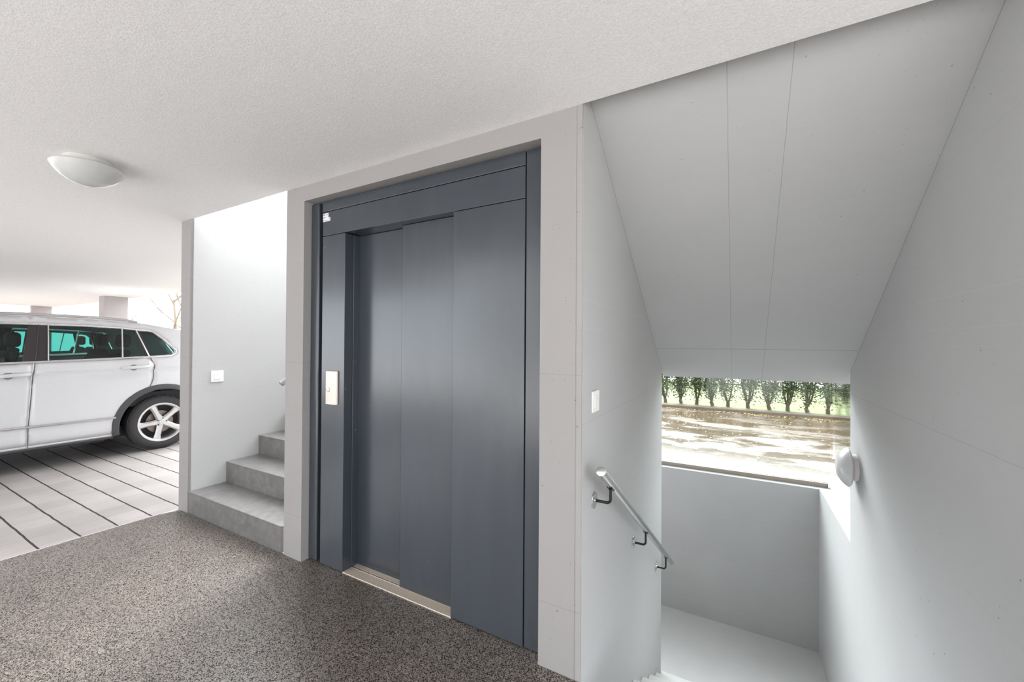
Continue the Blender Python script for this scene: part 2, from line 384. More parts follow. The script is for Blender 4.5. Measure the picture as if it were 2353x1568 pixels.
def tube(bm, pts, r, n=12, caps=True, r2=None):
    pts = [Vector(p) for p in pts]; rings = []
    for i, p in enumerate(pts):
        if i == 0: d = pts[1] - p
        elif i == len(pts) - 1: d = p - pts[i - 1]
        else: d = (pts[i + 1] - p).normalized() + (p - pts[i - 1]).normalized()
        d.normalize()
        if i == 0:
            u = d.cross(Vector((0, 0, 1)))
            if u.length < 1e-3: u = d.cross(Vector((1, 0, 0)))
            u.normalize()
        else:
            u = (u - d * u.dot(d)).normalized()
        v = d.cross(u)
        rr = r if r2 is None else r + (r2 - r) * i / (len(pts) - 1)
        rings.append([bm.verts.new(p + (u * math.cos(2 * math.pi * k / n) + v * math.sin(2 * math.pi * k / n)) * rr) for k in range(n)])
    for a, b in zip(rings, rings[1:]):
        for k in range(n):
            bm.faces.new((a[k], a[(k + 1) % n], b[(k + 1) % n], b[k]))
    if caps:
        bm.faces.new(rings[0][::-1]); bm.faces.new(rings[-1])
    return bm

def lathe(bm, prof, axis=(0, 0, 1), n=48, origin=(0, 0, 0), cap0=True, cap1=True):
    """prof: (radius, height along axis)"""
    ax = Vector(axis).normalized(); u = ax.orthogonal().normalized(); v = ax.cross(u); o = Vector(origin); rings = []
    for r, h in prof:
        if r < 1e-6: rings.append([bm.verts.new(o + ax * h)])
        else: rings.append([bm.verts.new(o + ax * h + (u * math.cos(2 * math.pi * k / n) + v * math.sin(2 * math.pi * k / n)) * r) for k in range(n)])
    for a, b in zip(rings, rings[1:]):
        for k in range(n):
            k2 = (k + 1) % n
            if len(a) == 1 and len(b) == 1: continue
            if len(a) == 1: bm.faces.new((a[0], b[k2], b[k]))
            elif len(b) == 1: bm.faces.new((a[k], a[k2], b[0]))
            else: bm.faces.new((a[k], a[k2], b[k2], b[k]))
    if cap0 and len(rings[0]) > 1: bm.faces.new(rings[0][::-1])
    if cap1 and len(rings[-1]) > 1: bm.faces.new(rings[-1])
    return bm

# ------------------------------------------------------------------ the setting
WY = 1.725            # face of the lift wall
CZ = 2.578            # ceiling height
SHX0, SHX1 = -2.795, -0.604   # lift shaft sides
RWX = 0.748           # right wall face
SWX = -4.185          # left stair wall face
PVX = -4.39           # edge of the paving
LZ = -1.645           # landing level at the bottom of the cellar stair

# floor of the lift hall
bm = bmesh.new()
prism(bm, [(-4.372, -1.6), (2.2, -1.6), (2.2, 0.6), (0.96, 0.6), (0.96, 1.637), (-0.604, 1.637), (-0.604, 1.722), (-0.81, 1.722), (-0.81, 1.96), (-2.595, 1.96), (-2.595, 1.735), (-4.30, 1.735), (-4.372, 1.60)], 2, -0.12, 0.0)
struct(link('floor', bm, M['carpet']))
# paving of the parking deck
bm = boxes((-19.6, PVX, -5, 4.6, -0.12, 0.0))
struct(link('floor_parking', bm, M['paver']))
bm = boxes((PVX, -4.30, -1.6, 1.76, -0.12, -0.001))
struct(link('trim_1', bm, M['kerb_pale']))

# ceiling slab
bm = bmesh.new()
prism(bm, [(-19.1, -2.7), (-4.4, -2.7), (-4.4, -0.9), (1.9, -0.9), (1.9, WY), (-4.364, WY), (-4.364, 4.2), (-19.1, 4.2)], 2, CZ, CZ + 0.30)
struct(link('ceiling', bm, M['ceiling']))

# lift wall with its opening
bm = bmesh.new()
HT = 3.5
prism(bm, [(SHX0, WY), (-2.598, WY), (-2.598, 1.97), (-0.808, 1.97), (-0.808, WY), (SHX1 - 0.02, WY), (SHX1, WY + 0.006), (SHX1, 3.95), (SHX0, 3.95)], 2, -1.9, 2.472)
box(bm, SHX0, SHX1, WY, 3.95, 2.472, HT)
struct(link('wall_back', bm, M['lift_wall']))
# the cellar-stair side of the shaft is painted white
bm = boxes((SHX1 - 0.001, SHX1 + 0.002, WY + 0.012, 3.95, -1.9, 3.0))
struct(link('wall_stair', bm, M['wall_white']))
# right wall
bm = boxes((RWX, RWX + 0.2, 1.66, 3.88, -1.9, 3.0))
struct(link('wall_right', bm, M['wall_white']))
# wall beside the upper stair, with the end pillar and its shadow joint
bm = boxes((-4.364, SWX, WY + 0.021, 7.5, -0.1, 2.95))
struct(link('wall_left', bm, M['wall_stair']))
struct(link('wall_pillar', boxes((-4.364, SWX - 0.014, WY, WY + 0.0208, -0.1, CZ - 0.001)), M['lift_wall']))
# soffit of the flight above the cellar stair
S, B = -0.65243, 3.83943
bm = bmesh.new()
prism(bm, [(1.66, S * 1.66 + B), (4.04, S * 4.04 + B), (4.04, 1.46), (1.66, 3.02)], 0, SHX1, RWX + 0.14)
struct(link('ceiling_soffit', bm, M['soffit']))
bm = boxes((-2.7, 1.6, 4.02, 5.34, 2.20, 2.45))
struct(link('ceiling_landing', bm, M['soffit']))  # unseen slab, raised and cut back to let daylight onto the landing
# landing and parapets
bm = boxes((-2.7, RWX, 3.965, 5.175, LZ - 0.2, LZ))
struct(link('floor_landing', bm, M['landing']))
bm = boxes((-2.7, 1.0, 5.175, 5.46, LZ - 0.2, 0.025))
struct(link('wall_outer', bm, M['parapet']))
bm = boxes((RWX, 0.985, 3.88, 5.175, LZ - 0.2, 0.035))
struct(link('wall_side', bm, M['wall_white']))

# window panes over the parapets
def window(name, boxes_channel, pane, chan_mat, label):
    o = bpy.data.objects.new(name, None); C.objects.link(o); struct(o, label)
    o.location = ((pane[0] + pane[1]) / 2, (pane[2] + pane[3]) / 2, pane[4])
    bm = bmesh.new()
    for b_ in boxes_channel: box(bm, *b_, off=o.location)
    link('window_frame', bm, chan_mat, o, bevel=0.003)
    bm = bmesh.new(); box(bm, *pane, off=o.location)
    link('pane', bm, M['pane'], o)
window('window_1', [(-2.7, 0.838, 5.262, 5.282, 0.023, 0.070), (-2.7, 0.838, 5.30, 5.318, 0.023, 0.070)], (-2.7, 0.858, 5.284, 5.298, 0.026, 1.235), M['bronze'], 'frameless glass pane facing the wet road')
window('window_2', [(0.845, 0.868, 3.89, 5.275, 0.033, 0.095), (0.884, 0.975, 3.89, 5.32, 0.033, 0.075)], (0.869, 0.883, 3.89, 5.298, 0.036, 1.235), M['white_trim'], 'side glass pane beside the right wall')

# ground outside
bm = bmesh.new()
box(bm, -70, 40, 5.46, 10.30, -0.3, -0.004)
box(bm, 2.2, 40, -1.6, 5.46, -0.3, -0.005)
box(bm, -70, -19.6, -5, 5.46, -0.3, -0.004)
box(bm, -19.6, -4.37, 4.6, 5.46, -0.3, -0.004)
struct(link('road', bm, M['road']))
struct(link('forecourt', boxes((-70, 40, -40, -5, -0.3, -0.004), (-4.39, 40, -5, -1.6, -0.3, -0.003), (0.985, 2.2, 0.6, 5.46, -0.3, -0.006)), M['forecourt']))  # unseen ground, made pale to bounce light up to the ceiling
struct(link('kerb', boxes((-70, 40, 10.30, 10.50, -0.3, 0.07)), M['kerb'], bevel=0.015))
tag(link('lawn', boxes((-70, 40, 10.50, 17.6, -0.3, 0.03)), M['grass']), 'bright green lawn behind the shrub row', 'grass', kind='stuff')
struct(link('footpath', boxes((-70, 40, 17.6, 30, -0.3, 0.02)), M['gravel']))
struct(link('ground_far', boxes((-120, 120, 30, 120, -0.4, 0.0)), M['grass']))

# unseen block added behind the camera to hold back low sky from the front
struct(link('facade_opposite', boxes((-10.0, 14, -13.0, -12.0, 0.0, 8.0)), M['facade']))

struct(link('facade_beyond', boxes((-30, 30, 33.0, 34.0, 0.0, 7.0)), M['facade_brown']))  # added unseen backdrop: blocks low sky, browns the wet road's reflection

# columns of the parking deck
for x in (-13.1, -18.95):
    bm = boxes((x - 0.33, x, 3.665, 4.10, 0.0, CZ))
    struct(link('column', bm, M['column'], bevel=0.01))

# ------------------------------------------------------------------ upper stair (tiled)
st = empty('staircase', (-3.49, WY, 0), 'grey tiled steps going up between the pillar and the lift wall', 'stairs')
SY = [1.725, 2.018, 2.312, 2.59, 2.88, 3.17, 3.46, 3.75]
for k, y in enumerate(SY):
    z1 = 0.19 * (k + 1); z0 = 0.19 * k
    yb = SY[k + 1] if k + 1 < len(SY) else 5.2
    o_ = st.location
    x1 = -2.802
    bm = bmesh.new()
    if k == 0:
        prism(bm, [(SWX + 0.002, y + 0.004), (x1 - 0.035, y + 0.004), (x1, y + 0.022), (x1, yb + 0.02), (SWX + 0.002, yb + 0.02)], 2, 0.0, z1 - 0.012, off=o_)
    else:
        box(bm, SWX + 0.002, x1, y + 0.004, yb + 0.02, 0.0, z1 - 0.012, off=o_)
    s_ = link('step', bm, M['tile'], st)
    bm = bmesh.new()
    if k == 0:
        prism(bm, [(SWX - 0.012, y), (x1 - 0.035, y), (x1, y + 0.020), (x1, yb + 0.02), (SWX + 0.002, yb + 0.02), (SWX + 0.002, y + 0.0195), (SWX - 0.012, y + 0.0195)], 2, z1 - 0.012, z1, off=o_)
    else:
        box(bm, SWX + 0.002, x1, y, yb + 0.02, z1 - 0.012, z1, off=o_)
    t_ = link('tread', bm, M['tile'], s_, bevel=0.004)

# cellar stair
st2 = empty('staircase', (0.07, 1.64, LZ), 'pale concrete steps going down beside the lift shaft', 'stairs')
for k in range(1, 9):
    y0 = 1.637 + 0.291 * (k - 1); z = -0.189 * k
    bm = bmesh.new(); box(bm, SHX1 + 0.003, RWX - 0.001, y0, y0 + 0.291, z - 0.35, z, off=st2.location)
    link('step', bm, M['landing'], st2, bevel=0.004)

# ------------------------------------------------------------------ lift entrance
FY = 1.777
lift = empty('elevator_entrance', (-1.70, FY, 0), 'dark blue-grey steel elevator door set in the concrete wall', 'elevator door')
O = lift.location
def lp(name, bs, mat, bevel=0.002, parent=lift):
    bm = bmesh.new()
    for b_ in bs: box(bm, *b_, off=O)
    return link(name, bm, mat, parent, bevel=bevel)
lp('frame_post', [(-2.596, -2.512, FY, 1.90, 0.004, 2.462)], M['steel'], 0.008)
lp('frame_post', [(-0.913, -0.812, FY + 0.004, 1.93, 0.004, 2.462)], M['steel'], 0.003)
jb = lp('jamb_panel', [(-2.470, -2.243, FY, 1.842, 0.004, 2.222), (-2.470, -2.236, 1.842, 1.93, 0.004, 2.222)], M['steel'])
lp('side_panel', [(-1.360, -0.917, FY, 1.836, 0.004, 2.222)], M['steel'])
hd = lp('header_panel', [(-2.470, -0.917, FY, 1.93, 2.226, 2.386)], M['steel'])
lp('header_panel', [(-2.478, -0.917, FY + 0.001, 1.93, 2.391, 2.460)], M['steel'])
lp('door_panel', [(-2.26, -1.70, 1.893, 1.918, 0.006, 2.2255)], M['steel'], 0.003)
lp('door_panel', [(-1.802, -1.20, 1.842, 1.868, 0.006, 2.2255)], M['steel'], 0.003)
lp('backing', [(-2.59, -0.815, 1.935, 1.965, 0.004, 2.468), (-2.51, -2.465, 1.86, 1.93, 0.004, 2.46)], M['black'], 0)  # black sheets painted in for the shade inside the frame gaps
# threshold with ribs
bm = bmesh.new()
prof = [(1.776, -0.002), (1.776, 0.004)]
y = 1.777
while y < 1.842:
    prof += [(y + 0.0005, 0.006), (y + 0.004, 0.006), (y + 0.0045, 0.003), (y + 0.0062, 0.003)]; y += 0.0067
prof += [(1.846, 0.006), (1.848, 0.006), (1.849, -0.001), (1.864, -0.001), (1.865, 0.006)]
y = 1.866
while y < 1.893:
    prof += [(y + 0.0005, 0.006), (y + 0.004, 0.006), (y + 0.0045, 0.003), (y + 0.0062, 0.003)]; y += 0.0067
prof += [(1.93, 0.006), (1.93, -0.002)]
prism(bm, prof, 0, -2.240, -1.358, off=O)
link('door_sill', bm, M['alu'], lift)
# call panel with push button
bm = bmesh.new()
arc = [(-2.402, FY)] + [(-2.402, FY - 0.016), (-2.398, FY - 0.020)] + [(-2.315 + 0.018 * math.sin(a), FY - 0.002 - 0.018 * math.cos(a)) for a in [i * math.pi / 2 / 6 for i in range(7)]] + [(-2.297, FY)]
prism(bm, arc, 2, 1.089, 1.311, off=O)
cpn = link('call_panel', bm, M['panel'], lift, smooth=True, bevel=0.003)
cpn['label'] = 'pale champagne metal call panel'
bm = bmesh.new(); lathe(bm, [(0.0145, 0), (0.0145, 0.004), (0.0120, 0.0045), (0.0115, 0.003), (0.0, 0.0035)], axis=(0, -1, 0), n=28, origin=(-2.372 - O.x, FY - 0.020 - O.y, 1.187), cap0=False)
link('call_button', bm, M['inox'], cpn, smooth=True)
# stickers on the header
bm = bmesh.new(); box(bm, -2.468, -2.412, FY - 0.0012, FY, 2.322, 2.378, off=O)
sk = link('inspection_sticker', bm, M['sticker'], lift); sk['label'] = 'small white printed sticker'
def marks(name, rects, mat):
    for r_ in rects:
        bm = bmesh.new(); box(bm, r_[0], r_[1], FY - 0.0017, FY - 0.0011, r_[2], r_[3], off=O)
        link(name, bm, mat, sk)
X0, Z0 = -2.468, 2.322
marks('sticker_print', [(X0 + 0.004, X0 + 0.011, Z0 + 0.043, Z0 + 0.051), (X0 + 0.0125, X0 + 0.021, Z0 + 0.0435, Z0 + 0.052), (X0 + 0.004, X0 + 0.010, Z0 + 0.005, Z0 + 0.012)], M['ink'])
marks('sticker_print', [(X0 + 0.028, X0 + 0.038, Z0 + 0.044, Z0 + 0.047), (X0 + 0.041, X0 + 0.052, Z0 + 0.044, Z0 + 0.047), (X0 + 0.028, X0 + 0.036, Z0 + 0.037, Z0 + 0.039), (X0 + 0.022, X0 + 0.031, Z0 + 0.025, Z0 + 0.029), (X0 + 0.006, X0 + 0.016, Z0 + 0.022, Z0 + 0.036), (X0 + 0.012, X0 + 0.020, Z0 + 0.006, Z0 + 0.010), (X0 + 0.022, X0 + 0.033, Z0 + 0.006, Z0 + 0.010), (X0 + 0.036, X0 + 0.048, Z0 + 0.006, Z0 + 0.0095)], M['ink_pale'])
bm = bmesh.new(); box(bm, -2.4105, -2.393, FY - 0.0012, FY, 2.322, 2.347, off=O)
sk2 = link('inspection_sticker', bm, M['sticker'], lift)
sk = sk2
marks('sticker_print', [(-2.405, -2.400, 2.338, 2.342), (-2.4035, -2.401, 2.333, 2.338), (-2.405, -2.400, 2.328, 2.332)], M['ink_pale'])

# ------------------------------------------------------------------ light switches
def switch(loc, ax, label):
    """plate on an X-facing wall; the face looks to +X"""
    o = empty('light_switch', loc, label, 'light switch')
    h = 0.0515
    bm = bmesh.new(); box(bm, 0, 0.009, -h, h, -h, h)
    link('cover_plate', bm, M['plastic'], o, bevel=0.0035)
    bm = bmesh.new(); box(bm, 0.009, 0.012, -0.027, 0.027, -0.027, 0.027)
    rk = link('rocker', bm, M['plastic'], o, bevel=0.0012)
    bm = bmesh.new(); box(bm, 0.012, 0.0126, -0.003, 0.003, 0.012, 0.015)
    link('indicator', bm, M['ink_pale'], rk)
    return o
switch((SWX, 1.938, 1.183), 1, 'white square light switch on the wall above the grey tiled steps')
switch((SHX1 + 0.002, 1.914, 1.224), 1, 'white square light switch above the cellar handrail')

# ------------------------------------------------------------------ handrails
def bracket(parent, off, x_wall, y, z, x_rail, z_rail, side=1):
    bm = bmesh.new()
    d = x_rail - x_wall
    r_ = 0.02
    pts = [(x_wall + 0.004 * side, y, z), (x_rail - r_ * side, y, z)]
    for i in range(1, 6):
        a = i * math.pi / 2 / 5
        pts.append((x_rail - r_ * side + r_ * side * math.sin(a), y, z + r_ - r_ * math.cos(a)))
    pts.append((x_rail, y, z_rail - 0.024))
    tube(bm, [Vector(p) - off for p in pts], 0.0068, 12)
    b = link('bracket', bm, M['inox_dark'], parent, smooth=True)
    bm = bmesh.new()
    lathe(bm, [(0.041, 0.0), (0.041, 0.003), (0.039, 0.005), (0.009, 0.006), (0.009, 0.012)], axis=(side, 0, 0), n=32, origin=Vector((x_wall, y, z)) - off)
    for a in (0.5, 2.6, 4.7):
        lathe(bm, [(0.004, 0.005), (0.004, 0.007), (0.0, 0.0075)], axis=(side, 0, 0), n=10, origin=Vector((x_wall, y + 0.028 * math.cos(a), z + 0.028 * math.sin(a))) - off)
    link('wall_plate', bm, M['inox'], b, smooth=True)
    sl = -0.652
    bm = bmesh.new()
    L = Vector((0, 1, sl * 1.0)).normalized() if side == 1 else Vector((0, 1, 0.62)).normalized()
    c0 = Vector((x_rail, y, z_rail - 0.0225)) - off
    u = Vector((1, 0, 0)); n_ = u.cross(L)
    vs = []
    for a in (-0.028, 0.028):
        for bb in (-0.013, 0.013):
            for cc in (-0.003, 0.002): vs.append(bm.verts.new(c0 + L * a + u * bb + n_ * cc))
    for q in ((0, 1, 3, 2), (4, 6, 7, 5), (0, 4, 5, 1), (2, 3, 7, 6), (0, 2, 6, 4), (1, 5, 7, 3)): bm.faces.new([vs[i] for i in q])
    link('saddle', bm, M['inox_dark'], b)

hr = empty('handrail', (SHX1 + 0.002, 2.77, 0.172), 'stainless steel tube handrail sloping down the cellar stair', 'handrail')
ho = Vector(hr.location)
RX = -0.520
z_at = lambda y: 0.940 - 0.6455 * (y - 1.752)
bm = bmesh.new()
tube(bm, [Vector((RX, 1.752, z_at(1.752))) - ho, Vector((RX, 4.006, z_at(4.006))) - ho], 0.0215, 24)
link('rail', bm, M['inox'], hr, smooth=True)
dv = Vector((0, 1, -0.6455)).normalized()
for yy, sg in ((1.752, -1), (4.006, 1)):
    bm = bmesh.new(); lathe(bm, [(0.0217, -0.002), (0.0217, 0.002), (0.017, 0.0055), (0.0, 0.007)], axis=dv * sg, n=24, origin=Vector((RX, yy, z_at(yy))) - ho)
    link('end_cap', bm, M['inox'], hr, smooth=True)
for yb_, zb_ in ((1.910, 0.745), (2.772, 0.176), (3.655, -0.408)):
    bracket(hr, ho, SHX1 + 0.002, yb_, zb_, RX, z_at(yb_))
hr2 = empty('handrail', (SHX0, 2.2, 1.3), 'stainless steel handrail end peeking out beside the lift wall', 'handrail')
ho = Vector(hr2.location); RX2 = -2.872
z_u = lambda y: 1.203 + 0.65 * (y - 1.745)
bm = bmesh.new(); tube(bm, [Vector((RX2, 1.745, z_u(1.745))) - ho, Vector((RX2, 3.6, z_u(3.6))) - ho], 0.0215, 24)
link('rail', bm, M['inox'], hr2, smooth=True)
dv = Vector((0, 1, 0.65)).normalized()
bm = bmesh.new(); lathe(bm, [(0.0217, -0.002), (0.0217, 0.002), (0.017, 0.0055), (0.0, 0.007)], axis=-dv, n=24, origin=Vector((RX2, 1.745, z_u(1.745))) - ho)
link('end_cap', bm, M['inox'], hr2, smooth=True)
for yb_ in (1.95, 2.8, 3.5):
    bracket(hr2, ho, SHX0, yb_, z_u(yb_) - 0.085, RX2, z_u(yb_), side=-1)

# ------------------------------------------------------------------ lamps (opal bowls, switched off)
def bowl_lamp(name, loc, axis, R, label, dep=0.088):
    o = empty(name, loc, label, 'lamp')
    bm = bmesh.new(); lathe(bm, [(0.66 * R, 0.001), (0.66 * R, 0.030), (0.60 * R, 0.034)], axis=axis, n=48)
    link('lamp_base', bm, M['lamp_base'], o, smooth=True)
    bm = bmesh.new()
    prof = [(0.62 * R, 0.030), (0.93 * R, 0.040), (0.985 * R, 0.045), (R, 0.052)]
    Rs = (R * R + dep * dep) / (2 * dep)
    for i in range(1, 15):
        a = math.asin(R / Rs) * (1 - i / 14)
        prof.append((max(0.0, Rs * math.sin(a)), 0.052 + dep - (Rs - Rs * math.cos(a))))
    prof[-1] = (0.0, 0.052 + dep)
    lathe(bm, prof, axis=axis, n=64)
    link('lamp_shade', bm, M['opal'], o, smooth=True)
    return o
bowl_lamp('ceiling_lamp', (-3.38, 0.87, CZ), (0, 0, -1), 0.163, 'round white opal bowl lamp on the ceiling near the carport', dep=0.10)
bowl_lamp('wall_lamp', (RWX, 3.70, 0.635), (-1, 0, 0), 0.138, 'round white opal bowl lamp on the right stair wall by the window', dep=0.07)

# ------------------------------------------------------------------ downpipe at the slab corner
dp = empty('downpipe', (-18.7, 4.33, 2.5), 'pale bent drain pipe at the far corner of the carport roof', 'pipe')
bm = bmesh.new(); o_ = Vector(dp.location)
pts = [(-18.75, 4.36, 2.70), (-18.75, 4.36, 2.30)] + [(-18.75, 4.36 - 0.2 * (1 - math.cos(a)) - 0.0, 2.30 - 0.2 * math.sin(a)) for a in [i * 0.25 for i in range(1, 6)]] + [(-18.75, 3.99, 2.06)]
tube(bm, [Vector(p) - o_ for p in pts], 0.045, 14)
link('pipe_bend', bm, M['white_trim'], dp, smooth=True)
bm = bmesh.new(); tube(bm, [Vector((-18.75, 3.99, 2.12)) - o_, Vector((-18.75, 3.99, 0.0)) - o_], 0.05, 14)
link('pipe_shaft', bm, M['car_plastic'], dp, smooth=True)

# ------------------------------------------------------------------ white car
HUB_Y, HUB_Z, TR = 1.437, 0.372, 0.372
ZS = [0, .29, .55, .95, 1.10, 1.25, 1.45, 1.70, 1.80]; WS = [.93, .955, .98, .975, .97, .945, .88, .79, .74]
def interp(z, A, Bv):
    if z <= A[0]: return Bv[0]
    for i in range(1, len(A)):
        if z <= A[i]:
            t = (z - A[i - 1]) / (A[i] - A[i - 1]); return Bv[i - 1] + t * (Bv[i] - Bv[i - 1])
    return Bv[-1]
def half_w(y, z):
    w_ = interp(z, ZS, WS)
    e = max(0.0, abs(y) - 1.45) / 0.93
    w_ *= 1 - (0.16 if y > 0 else 0.22) * e ** 2.2
    if y < -0.55 and z > 1.0: w_ *= 1 - 0.04 * min(1, (-0.55 - y) / 0.9)
    # shoulder crease
    cz = 1.125 + 0.02 * y
    w_ += 0.018 * math.exp(-((z - cz - 0.01) / 0.035) ** 2) - 0.018 * math.exp(-((z - cz + 0.06) / 0.045) ** 2)
    w_ += 0.012 * math.exp(-((z - 0.37) / 0.06) ** 2)
    return w_
def flank(poly, holes=(), grid=0.06, side=1, push=0.0):
    """triangulated patch of the car flank given as a (y, z) polygon with holes"""
    bm = bmesh.new(); pts, edges = [], []
    def add_loop(lp_):
        dense = []
        for i, p in enumerate(lp_):
            q = lp_[(i + 1) % len(lp_)]; d = math.hypot(q[0] - p[0], q[1] - p[1]); k = max(1, int(d / grid))
            for j in range(k): dense.append((p[0] + (q[0] - p[0]) * j / k, p[1] + (q[1] - p[1]) * j / k))
        b0 = len(pts); pts.extend(dense); n_ = len(dense)
        edges.extend([(b0 + i, b0 + (i + 1) % n_) for i in range(n_)])
        return dense
    outer = add_loop(poly)
    for h in holes: add_loop(h)
    ys = [p[0] for p in poly]; zs = [p[1] for p in poly]
    hg = grid * 0.5; near = set()
    for (ia, ib) in edges:
        a_, b_ = pts[ia], pts[ib]
        for k in range(5):
            cy_, cz_ = a_[0] + (b_[0] - a_[0]) * k / 4, a_[1] + (b_[1] - a_[1]) * k / 4
            for dy_ in (-1, 0, 1):
                for dz_ in (-1, 0, 1): near.add((int(math.floor(cy_ / hg)) + dy_, int(math.floor(cz_ / hg)) + dz_))
    yy = min(ys) + grid * 0.5
    while yy < max(ys):
        zz = min(zs) + grid * 0.5
        while zz < max(zs):
            if (int(math.floor(yy / hg)), int(math.floor(zz / hg))) not in near: pts.append((yy, zz))
            zz += grid
        yy += grid
    vs, es, fs, *_ = delaunay_2d_cdt([Vector(p) for p in pts], edges, [], 0, 1e-5)
    def inside(p, lp_):
        c_ = False; n_ = len(lp_)
        for i in range(n_):
            a, b_ = lp_[i], lp_[(i + 1) % n_]
            if (a[1] > p[1]) != (b_[1] > p[1]) and p[0] < (b_[0] - a[0]) * (p[1] - a[1]) / (b_[1] - a[1]) + a[0]: c_ = not c_
        return c_
    bv = {}
    for f in fs:
        cy = sum(vs[i][0] for i in f) / len(f); cz = sum(vs[i][1] for i in f) / len(f)
        if not inside((cy, cz), poly) or any(inside((cy, cz), h) for h in holes): continue
        vv = []
        for i in f:
            if i not in bv:
                y_, z_ = vs[i]; bv[i] = bm.verts.new((side * (half_w(y_, z_) + push), y_, z_))
            vv.append(bv[i])
        try: bm.faces.new(vv)
        except ValueError: pass
    return bm
def solidify(o, t, offset=-1):
    md = o.modifiers.new('thick', 'SOLIDIFY'); md.thickness = t; md.offset = offset; return o
def arc_pts(cy, r, a0, a1, n_):
    return [(cy + r * math.cos(a0 + (a1 - a0) * i / n_), HUB_Z + r * math.sin(a0 + (a1 - a0) * i / n_)) for i in range(n_ + 1)]

TOP = [(2.36, 0.62), (2.38, 0.85), (2.33, 1.00), (2.30, 1.14), (2.24, 1.28), (2.05, 1.56), (1.97, 1.625), (1.70, 1.665), (1.483, 1.705), (1.259, 1.745), (0.842, 1.768), (0.20, 1.778), (-0.30, 1.762), (-0.58, 1.705), (-1.05, 1.455), (-1.47, 1.19), (-1.60, 1.155), (-2.05, 1.06), (-2.26, 0.95), (-2.36, 0.78), (-2.38, 0.62)]
WIN_F = [(-0.98, 1.27), (-0.72, 1.45), (-0.46, 1.625), (-0.32, 1.675), (0.0, 1.686), (0.225, 1.688), (0.155, 1.262), (-0.6, 1.235)]
WIN_R = [(0.385, 1.686), (0.70, 1.684), (1.03, 1.668), (1.166, 1.652), (1.252, 1.300), (0.80, 1.283), (0.36, 1.268)]
WIN_Q = [(1.217, 1.643), (1.300, 1.642), (1.361, 1.628), (1.46, 1.53), (1.576, 1.385), (1.574, 1.345), (1.533, 1.315), (1.311, 1.303)]
PIL_B = [(0.225, 1.688), (0.385, 1.686), (0.36, 1.268), (0.155, 1.262)]
PIL_C = [(1.166, 1.652), (1.217, 1.643), (1.311, 1.303), (1.252, 1.300)]
AR = 0.475
car = empty('car', (-7.98, 1.145, 0), 'white estate-bodied car parked on the pavers, left edge of the photo', 'car')
def side_outline():
    low = [(-2.33, 0.33)] + arc_pts(-HUB_Y, AR, math.pi + 0.18, -0.18, 18) + [(-0.90, 0.275), (0.90, 0.275)] + arc_pts(HUB_Y, AR, math.pi + 0.18, -0.18, 18) + [(2.20, 0.36), (2.34, 0.45)]
    return low + TOP
OUT = side_outline()
DOOR_R = [(0.262, 1.250), (0.232, 1.111), (0.204, 0.547), (0.203, 0.300), (0.93, 0.300)] + arc_pts(HUB_Y, 0.50, math.pi + 0.04, 1.88, 10) + [(1.316, 0.98), (1.336, 1.174), (1.312, 1.274), (1.24, 1.281), (0.80, 1.264)]
DOOR_F = [(0.238, 1.246), (0.220, 1.111), (0.194, 0.547), (0.193, 0.300), (-0.84, 0.300), (-0.88, 0.72), (-0.93, 0.95), (-0.93, 1.195), (-0.6, 1.215), (0.0, 1.236)]
WINS = [WIN_F, WIN_R, WIN_Q, PIL_B, PIL_C, DOOR_R, DOOR_F]
